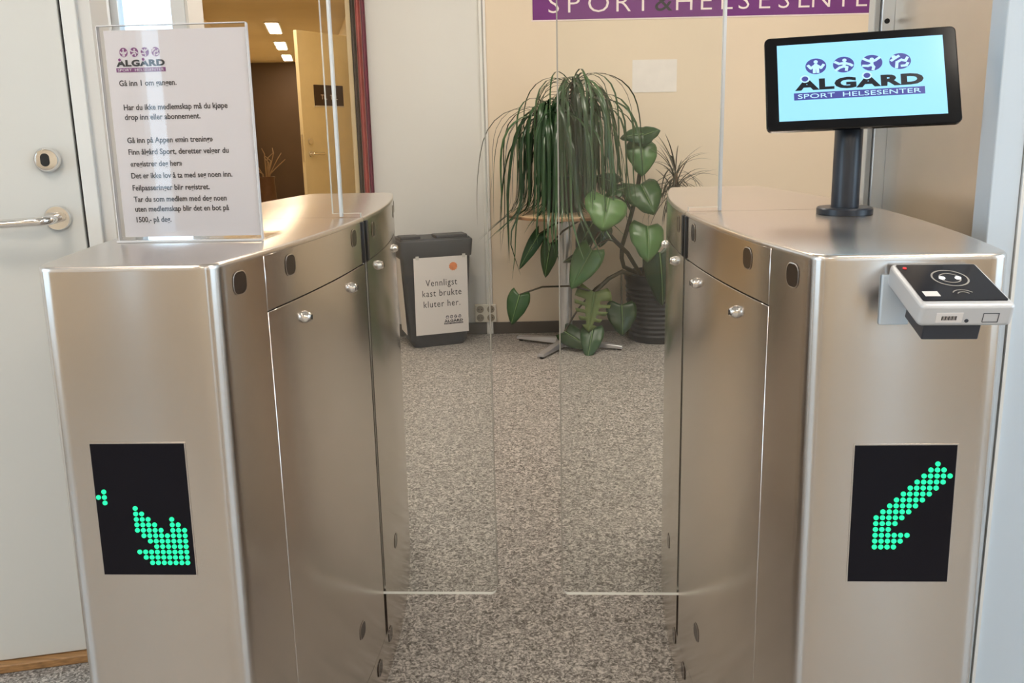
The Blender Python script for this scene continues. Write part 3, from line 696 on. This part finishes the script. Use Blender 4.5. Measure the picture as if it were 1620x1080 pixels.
for r in (0.012, 0.007): ar.stroke([(r * math.cos(math.radians(a)), r * math.sin(math.radians(a))) for a in range(30, 151, 20)], 0.0012, 0, 0.0003)
build('wave_print', ar, RING, fp)
FR = RB @ frame((0, -RD, 0), (1, 0, 0), (0, 0, 1))       # the front edge: x across, y up, z outwards
build('label_sticker', MB(FR).box((-0.033, -0.0215, 0.0), (-0.0045, -0.0095, 0.0005)), PAPERW, cr_)
bc = MB(FR)
for k in range(14): bc.box((-0.027 + k * 0.0012, -0.0185, 0.0005), (-0.027 + k * 0.0012 + (0.0004 if k % 3 else 0.0008), -0.0135, 0.0008))
b1 = build('barcode', bc, INK, cr_); b1['kind'] = 'stuff'
build('screw', MB(FR).disc(0.0005, -0.0195, 0.0022, 0.0, 0.0007, 12), DBLUE, cr_)
sq = MB(FR)
for x0, x1, y0, y1 in ((0.017, 0.0176, -0.0215, -0.010), (0.0334, 0.034, -0.0215, -0.010), (0.017, 0.034, -0.0106, -0.010), (0.017, 0.034, -0.0215, -0.0209)): sq.box((x0, y0, 0.0), (x1, y1, 0.0005))
build('square_outline', sq, DBLUE, cr_)
build('lower_block', MB(RB).prism([(-0.040, -0.098), (0.022, -0.098), (0.022, -0.045), (-0.040, -0.045)], -RT - 0.0215, -RT + 0.001), DBLUE, cr_, bevel=0.0015)
build('bracket', MB(GM).box((0.4550, -0.0062, 0.9135), (0.4900, -0.0010, 0.976)), BLUEW, cr_, bevel=0.0015)
build('bracket_arm', MB(GM).box((0.49, -0.06, 0.935), (0.54, -0.002, 0.955)), DBLUE, cr_)
tag(cr_, 'silver card reader with black face and two white lights on right cabinet', 'card reader')

# ------------------------------------------------------------------ bin
A = Vector((-0.560, 4.350, 0)); BXv = Vector((math.cos(math.radians(18.5)), math.sin(math.radians(18.5)), 0))
BF = frame(A, BXv, (-BXv.y, BXv.x, 0))           # x along the front, y to the wall, z up
bi = empty('waste_bin', BF @ Matrix.Translation((0.17, 0.11, 0)))
w0, d0_, hB = 0.335, 0.200, 0.575
def rect(x0, y0, x1, y1, z, r=0.02):
    return [(x + (x0 + x1) / 2, y + (y0 + y1) / 2, z) for x, y in oval_poly(x1 - x0, y1 - y0, r, 4)]
build('body', MB(BF).loft([rect(0.03, 0.02, w0 - 0.02, d0_ - 0.02, 0.0, 0.03), rect(0.012, 0.006, w0 - 0.006, d0_ - 0.006, 0.03, 0.03), rect(-0.028, -0.004, w0 + 0.022, d0_ + 0.008, 0.50, 0.025)], ), BIN, bi, smooth=40)
build('rim', MB(BF).loft([rect(-0.034, -0.010, w0 + 0.028, d0_ + 0.012, 0.50, 0.022), rect(-0.040, -0.016, w0 + 0.036, d0_ + 0.016, 0.585, 0.022), rect(-0.036, -0.012, w0 + 0.032, d0_ + 0.012, 0.592, 0.02)]), BIN, bi, smooth=40)
lid = build('lid', MB(BF).loft([rect(-0.030, -0.006, w0 + 0.028, d0_ + 0.010, 0.590, 0.02), rect(-0.026, -0.002, w0 + 0.022, d0_ + 0.006, 0.602, 0.02)]), BIN, bi, smooth=40)
build('lid_handle', MB(BF).box((0.165, -0.004, 0.600), (w0 + 0.006, 0.10, 0.618)), BIN, lid, bevel=0.004)
build('lid_handle', MB(BF).box((-0.022, 0.02, 0.600), (0.085, 0.12, 0.616)), BIN, lid, bevel=0.004)
# papers follow the leaning faces
PFb = BF @ frame((0.034, -0.0010, 0.075), (1, 0.0, 0), (0, -0.024, 1))
pp = build('notice_or_reflection', MB(PFb).box((0, 0, 0.004), (0.297, 0.428, 0.0055)), PAPERW, bi); pp['label'] = 'white notice taped to the front'
for body, x, y, w in (('Vennligst', 0.062, 0.270, 0.175), ('kast brukte', 0.042, 0.213, 0.218), ('kluter her.', 0.047, 0.153, 0.205)):
    text('text_line', body, PFb, 0.052, INK, pp, x=x, y=y, z=0.0058, width=w, depth=0.0002, spacing=1.15)
build('orange_stamp', MB(PFb).prism([(0.218 + (0.025 if k % 2 else 0.021) * math.cos(math.pi * k / 12), 0.372 + (0.025 if k % 2 else 0.021) * math.sin(math.pi * k / 12)) for k in range(24)], 0.0056, 0.0060), ORANGE, pp)
logo(PFb @ Matrix.Translation((0.158, 0.050, 0)), 0.107, pp, INK, INK, LOGOW, 0.0058, 1.1)
for x in (0.012, 0.27): build('tape', MB(PFb).box((x, 0.418, 0.0056), (x + 0.018, 0.438, 0.006)), mat('tape', (0.6, 0.58, 0.55), 0.25), pp)
PSb = BF @ frame((0.000, 0.185, 0.075), (0, -1, 0), (-0.052, 0, 1))
sp = build('side_paper', MB(PSb).box((0.0, 0.0, 0.006), (0.15, 0.425, 0.0075)), PAPERW, bi); sp['label'] = 'white notice on the bin side'
tag(bi, 'dark grey plastic bin with a white notice against the wall', 'bin')

# ------------------------------------------------------------------ pedestal table
TX, TY, TZ, TR = 0.29, 4.365, 0.735, 0.305
tbl = empty('pedestal_table', (TX, TY, 0)); M = WORLD[tbl.name]
build('tabletop', MB(M).lathe([(TR - 0.02, TZ - 0.024), (TR - 0.004, TZ - 0.020), (TR - 0.002, TZ - 0.012), (TR - 0.003, TZ - 0.002), (TR - 0.012, TZ), (0.0, TZ)], 56), TABLET_TOP, tbl, smooth=35)
build('edge_band', MB(M).lathe([(TR - 0.0035, TZ - 0.021), (TR, TZ - 0.020), (TR, TZ - 0.009), (TR - 0.0035, TZ - 0.008)], 56), TBEDGE, tbl, smooth=35)
build('under_plate', MB(M).lathe([(0.12, TZ - 0.034), (0.12, TZ - 0.024)], 32), TBEDGE, tbl, smooth=35)
build('column', MB(M).lathe([(0.036, 0.045), (0.036, TZ - 0.034)], 28), PEDEST, tbl, smooth=35)
build('hub', MB(M).lathe([(0.055, 0.008), (0.055, 0.035), (0.042, 0.055), (0.036, 0.055)], 28), PEDEST, tbl, smooth=35)
for k, a in enumerate((-120, -22, 150, 62)):
    R_ = Matrix.Rotation(math.radians(a), 4, 'Z'); L_ = (0.30, 0.32, 0.30, 0.28)[k]
    arm = build('foot_arm', MB(M @ R_).loft([[(0.03, -0.024, 0.012), (0.03, 0.024, 0.012), (0.03, 0.02, 0.046), (0.03, -0.02, 0.046)], [(L_, -0.020, 0.010), (L_, 0.020, 0.010), (L_, 0.016, 0.026), (L_, -0.016, 0.026)]]), PEDEST, tbl, bevel=0.003)
    build('glide', MB(M @ R_).disc(L_ - 0.02, 0, 0.012, 0.0, 0.011, 14), RUBBER, arm)
tag(tbl, 'round birch pedestal table with a steel star base under the palm', 'table')

# ------------------------------------------------------------------ ponytail palm
pm = empty('ponytail_palm', (TX, TY, TZ)); PMx = WORLD[pm.name]
build('pot', MB(PMx).lathe([(0.085, 0.0005), (0.10, 0.02), (0.115, 0.17), (0.12, 0.175), (0.12, 0.19), (0.105, 0.19), (0.10, 0.165), (0.0, 0.165)], 32), POT, pm, smooth=40)
build('soil', MB(PMx).lathe([(0.102, 0.166), (0.09, 0.174), (0.0, 0.177)], 24), SOIL, pm, smooth=60)
heads = [(0.055, -0.02, 0.665, 1.0), (-0.085, -0.05, 0.545, 0.95), (0.115, 0.0, 0.57, 0.95), (-0.01, 0.05, 0.53, 0.9), (0.0, -0.08, 0.50, 0.9)]
rp = random.Random(11)
for hx, hy, hz, _s in heads:
    build('trunk', MB(PMx).tube([(hx * .2, hy * .2, 0.16), (hx * .35, hy * .35, 0.22), (hx * .7, hy * .7, hz * .6), (hx, hy, hz)], [0.045, 0.034, 0.024, 0.018], 10), TRUNK, pm, smooth=60)
def ribbon(mb, pts, w, side0, fold=0.15):
    """a tapering blade along pts"""
    n = len(pts); L = []; R = []; C_ = []
    for i, p in enumerate(pts):
        t = (pts[min(i + 1, n - 1)] - pts[max(i - 1, 0)]).normalized(); s_ = (side0 - t * side0.dot(t)).normalized(); up = s_.cross(t)
        f = i / (n - 1); ww = w * min(1.0, 0.55 + 2.0 * f) * (1 - f ** 3) ** 0.8 + 0.0004
        L.append(p - s_ * ww / 2 + up * ww * fold); R.append(p + s_ * ww / 2 + up * ww * fold); C_.append(p)
    vs = L + C_ + R; fs = []
    for i in range(n - 1): fs += [(i, i + 1, n + i + 1, n + i), (n + i, n + i + 1, 2 * n + i + 1, 2 * n + i)]
    mb.add(vs, fs)
def arch(start, az, e0, length, sag, n=13, curl=0.0, wob=0.0):
    p = Vector(start); out = [p.copy()]; st = length / n; e = e0
    for i in range(n):
        f = (i + 1) / n
        e = e0 + (-math.radians(86) - e0) * min(1.0, (f * sag)) ** 0.9
        az += curl / n; e += wob * math.sin(f * 7 + length * 40)
        p = p + Vector((math.cos(az) * math.cos(e), math.sin(az) * math.cos(e), math.sin(e))) * st
        out.append(p.copy())
    return out
def settle(pts):
    """keep blades out of the wall and on top of the table"""
    res = []; c = Vector((TX, TY, 0))
    for p in pts:
        p = p.copy(); p.y = min(p.y, YW - 0.02)
        rr = math.hypot(p.x - c.x, p.y - c.y)
        if rr < TR + 0.01 and p.z < TZ + 0.008:
            dz = TZ + 0.008 - p.z
            k = (rr + dz * 0.8) / max(rr, 1e-3); p.x = c.x + (p.x - c.x) * k; p.y = min(c.y + (p.y - c.y) * k, YW - 0.02)
            p.z = TZ + 0.008 + 0.004 * rp.random()
            rr2 = math.hypot(p.x - c.x, p.y - c.y)
            if rr2 > TR + 0.012: p.z = TZ - (rr2 - TR) * 0.8
        res.append(p)
    for _ in range(2): res = [res[0]] + [(res[i - 1] + res[i] * 2 + res[i + 1]) / 4 for i in range(1, len(res) - 1)] + [res[-1]]
    return res
NP = 300
for k in range(NP):
    hx, hy, hz, s_ = heads[(0, 0, 1, 1, 2, 2, 3, 4)[k % 8]]
    az = rp.uniform(0, 2 * math.pi)
    if rp.random() < 0.35: az = rp.uniform(-math.pi * 0.95, -math.pi * 0.05)
    q = rp.random()
    e0 = math.radians(rp.uniform(40, 88)); L_ = rp.uniform(0.30, 0.88) * s_; sag = rp.uniform(1.9, 4.6)
    if q > 0.82: L_ = rp.uniform(0.85, 1.0); sag = rp.uniform(2.4, 3.4); az = rp.uniform(math.pi * 0.85, math.pi * 1.6); e0 = math.radians(rp.uniform(45, 70))
    if q < 0.10: L_ = rp.uniform(0.70, 0.90); sag = rp.uniform(1.6, 2.1); e0 = math.radians(rp.uniform(50, 80))
    pts = arch((TX + hx + rp.uniform(-.012, .012), TY + hy + rp.uniform(-.012, .012), TZ + hz + rp.uniform(-0.10, 0.02)), az, e0, L_, sag, 14, rp.uniform(-1.6, 1.6), 0.10)
    pts = settle(pts)
    mb = MB(); ribbon(mb, pts, rp.uniform(0.011, 0.020), Vector((-math.sin(az), math.cos(az), 0)) + Vector((rp.uniform(-.4, .4), rp.uniform(-.4, .4), 0)))
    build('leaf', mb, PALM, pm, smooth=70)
tag(pm, 'ponytail palm with long drooping dark green leaves on the round table', 'plant')

# ------------------------------------------------------------------ monstera and dracaena in the ribbed pot
PXc, PYc = 0.80, 4.485
mo = empty('monstera', (PXc, PYc, 0)); M = WORLD[mo.name]
prof = [(0.140, 0.0), (0.146, 0.012)]
for k in range(11):
    z = 0.03 + k * 0.026; prof += [(0.150 + 0.0016 * k, z), (0.156 + 0.0016 * k, z + 0.010), (0.150 + 0.0016 * k, z + 0.020)]
prof += [(0.168, 0.330), (0.176, 0.345), (0.176, 0.378), (0.166, 0.380), (0.160, 0.35), (0.0, 0.35)]
prof = [(r * 0.98, z) for r, z in prof]
build('pot', MB(M).lathe(prof, 40), POT, mo, smooth=40)
build('soil', MB(M).lathe([(0.156, 0.3445), (0.12, 0.358), (0.0, 0.362)], 28), SOIL, mo, smooth=60)
STEMS = [[(0.735, 4.46, 0.352), (0.66, 4.45, 0.395), (0.615, 4.43, 0.42), (0.601, 4.42, 0.469), (0.602, 4.41, 0.54), (0.629, 4.41, 0.628), (0.655, 4.42, 0.72), (0.680, 4.42, 0.82), (0.700, 4.40, 0.98), (0.716, 4.38, 1.10)],
         [(0.72, 4.44, 0.352), (0.63, 4.40, 0.50), (0.56, 4.38, 0.57), (0.50, 4.36, 0.64), (0.43, 4.34, 0.70)],
         [(0.71, 4.43, 0.352), (0.60, 4.40, 0.400), (0.52, 4.34, 0.372), (0.44, 4.29, 0.31)]]
for s_ in STEMS: build('stem', MB().tube(s_, [0.012] * len(s_), 8), STEM, mo, smooth=60)
LV = [((0.716,4.360,1.129),(0.586,4.300,1.125),0.099,1), ((0.683,4.360,1.113),(0.768,4.300,1.153),0.106,1), ((0.697,4.360,1.074),(0.692,4.280,0.931),0.165,2),
    ((0.488,4.100,0.820),(0.455,3.980,0.696),0.217,2), ((0.689,4.360,0.868),(0.748,4.250,0.741),0.205,1), ((0.566,4.360,0.871),(0.456,4.360,0.926),0.126,0),
    ((0.562,4.330,0.846),(0.483,4.250,0.776),0.079,1), ((0.573,4.360,0.844),(0.676,4.360,0.872),0.066,1), ((0.725,4.340,0.649),(0.720,4.220,0.495),0.191,2),
    ((0.418,4.220,0.545),(0.308,4.120,0.376),0.153,2), ((0.398,4.220,0.532),(0.265,4.250,0.487),0.058,0), ((0.205,4.200,0.585),(0.168,4.160,0.421),0.095,0),
    ((0.148,4.250,0.632),(0.039,4.180,0.470),0.071,1), ((0.040,4.200,0.323),(-0.009,4.140,0.186),0.118,1), ((0.437,4.280,0.312),(0.400,4.180,0.130),0.195,3),
    ((0.586,4.300,0.235),(0.584,4.220,0.094),0.164,0), ((0.279,4.290,0.097),(0.404,4.160,0.043),0.117,0), ((0.426,4.240,0.125),(0.387,4.120,0.006),0.122,1),
    ((0.437,4.340,0.675),(0.344,4.280,0.538),0.125,0), ((0.499,4.360,0.645),(0.475,4.320,0.549),0.099,0), ((0.784,4.300,0.513),(0.810,4.250,0.233),0.178,0)]
JO = [(0.716,4.38,1.10), (0.716,4.38,1.10), (0.716,4.38,1.10), (0.655,4.42,0.72), (0.680,4.42,0.82), (0.680,4.42,0.82), (0.655,4.42,0.72), (0.680,4.42,0.82), (0.72,4.44,0.352),
      (0.56,4.38,0.57), (0.50,4.36,0.64), (0.43,4.34,0.70), (0.43,4.34,0.70), (0.44,4.29,0.31), (0.44,4.29,0.31), (0.60,4.40,0.400), (0.52,4.34,0.372), (0.44,4.29,0.31), (0.43,4.34,0.70), (0.50,4.36,0.64), (0.76,4.42,0.355)]
CAMP = Vector((0, 0, CAM_H))
rl_ = random.Random(5)
def monstera_leaf(B_, T_, W, tone, J):
    B_, T_ = Vector(B_), Vector(T_); ax = T_ - B_; L_ = ax.length; ax.normalize()
    ref = Vector((rl_.uniform(-.25, .25), -1, 0.55)).normalized()
    sd = ax.cross(ref).normalized(); up = sd.cross(ax).normalized()
    nI = 12; half = 5
    def width(t):       # heart: broad near the base, pointed tip
        return W / 2 * (math.sin(math.pi * min(1, t * 0.92 + 0.08) ** 0.62) ** 0.75) * (1.02 if t < .6 else 1.0)
    mb = MB(); rows = []
    nerves = tone == 3
    for sgn in (-1, 1):
        vs = []; fs = []
        for i in range(nI + 1):
            t = i / nI
            for j in range(half + 1):
                q = j / half
                tb_ = t - (0.20 * q ** 1.2) * (1 - t) ** 1.6            # lobes reach behind the petiole
                droop = -0.16 * L_ * t ** 2 - 0.10 * W * q ** 2 + 0.03 * W * math.sin(t * 20 + sgn) * q * q
                vs.append(B_ + ax * (tb_ * L_) + sd * (sgn * q * max(width(t), 0.0005)) + up * (droop + 0.02 * W))
        for i in range(nI):
            if nerves and i % 2 == 1 and 1 < i < nI - 1:
                js = range(0, 2)
            else: js = range(half)
            for j in js:
                a = i * (half + 1) + j; fs.append((a, a + 1, a + half + 2, a + half + 1))
        mb.add(vs, fs)
    o = build('leaf', mb, MON[tone], mo, smooth=60)
    sm = o.modifiers.new('thick', 'SOLIDIFY'); sm.thickness = 0.0012
    vn = [B_ + ax * (t * L_) + up * (0.02 * W - 0.16 * L_ * t * t + 0.0018) for t in [k / 8 * 0.97 for k in range(9)]]
    build('midrib', MB().tube(vn, [0.0022 - 0.0016 * k / 8 for k in range(9)], 5), VEIN, o, smooth=60)
    J = Vector(J); mid = (J + B_) / 2 + Vector((0, 0.01, 0.05 * (J - B_).length / 0.2 * 0.6)); mid.y = min(mid.y, 4.6)
    build('petiole', MB().tube([J, J.lerp(mid, .6), mid.lerp(B_, .4), B_ + up * 0.02 * W], [0.006, 0.0055, 0.005, 0.004], 6), STEM, mo, smooth=60)
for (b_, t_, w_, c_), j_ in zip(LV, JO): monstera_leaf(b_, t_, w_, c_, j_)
tag(mo, 'monstera with large split green leaves in a black ribbed floor pot', 'plant')

dr = empty('dracaena', (0.905, 4.50, 0.36)); M = WORLD[dr.name]
build('trunk', MB().tube([(0.905, 4.50, 0.35), (0.90, 4.47, 0.6), (0.885, 4.42, 0.92)], [0.017, 0.015, 0.013], 9), TRUNK, dr, smooth=60)
for k in range(85):
    az = rp.uniform(0, 2 * math.pi); e0 = math.radians(rp.uniform(-25, 85)); up_ = e0 > math.radians(50)
    L_ = rp.uniform(0.16, 0.29)
    pts = arch((0.885, 4.42, 0.90 + rp.uniform(-0.09, 0.04)), az, e0, L_, rp.uniform(0.15, 0.5) if up_ else rp.uniform(0.5, 1.1), 8)
    for p in pts: p.y = min(p.y, YW - 0.02)
    mb = MB(); ribbon(mb, pts, rp.uniform(0.006, 0.010), Vector((-math.sin(az), math.cos(az), 0)), 0.2)
    build('leaf', mb, DRAC, dr, smooth=70)
tag(dr, 'dracaena with a tuft of thin dark brownish leaves behind the right cabinet', 'plant')
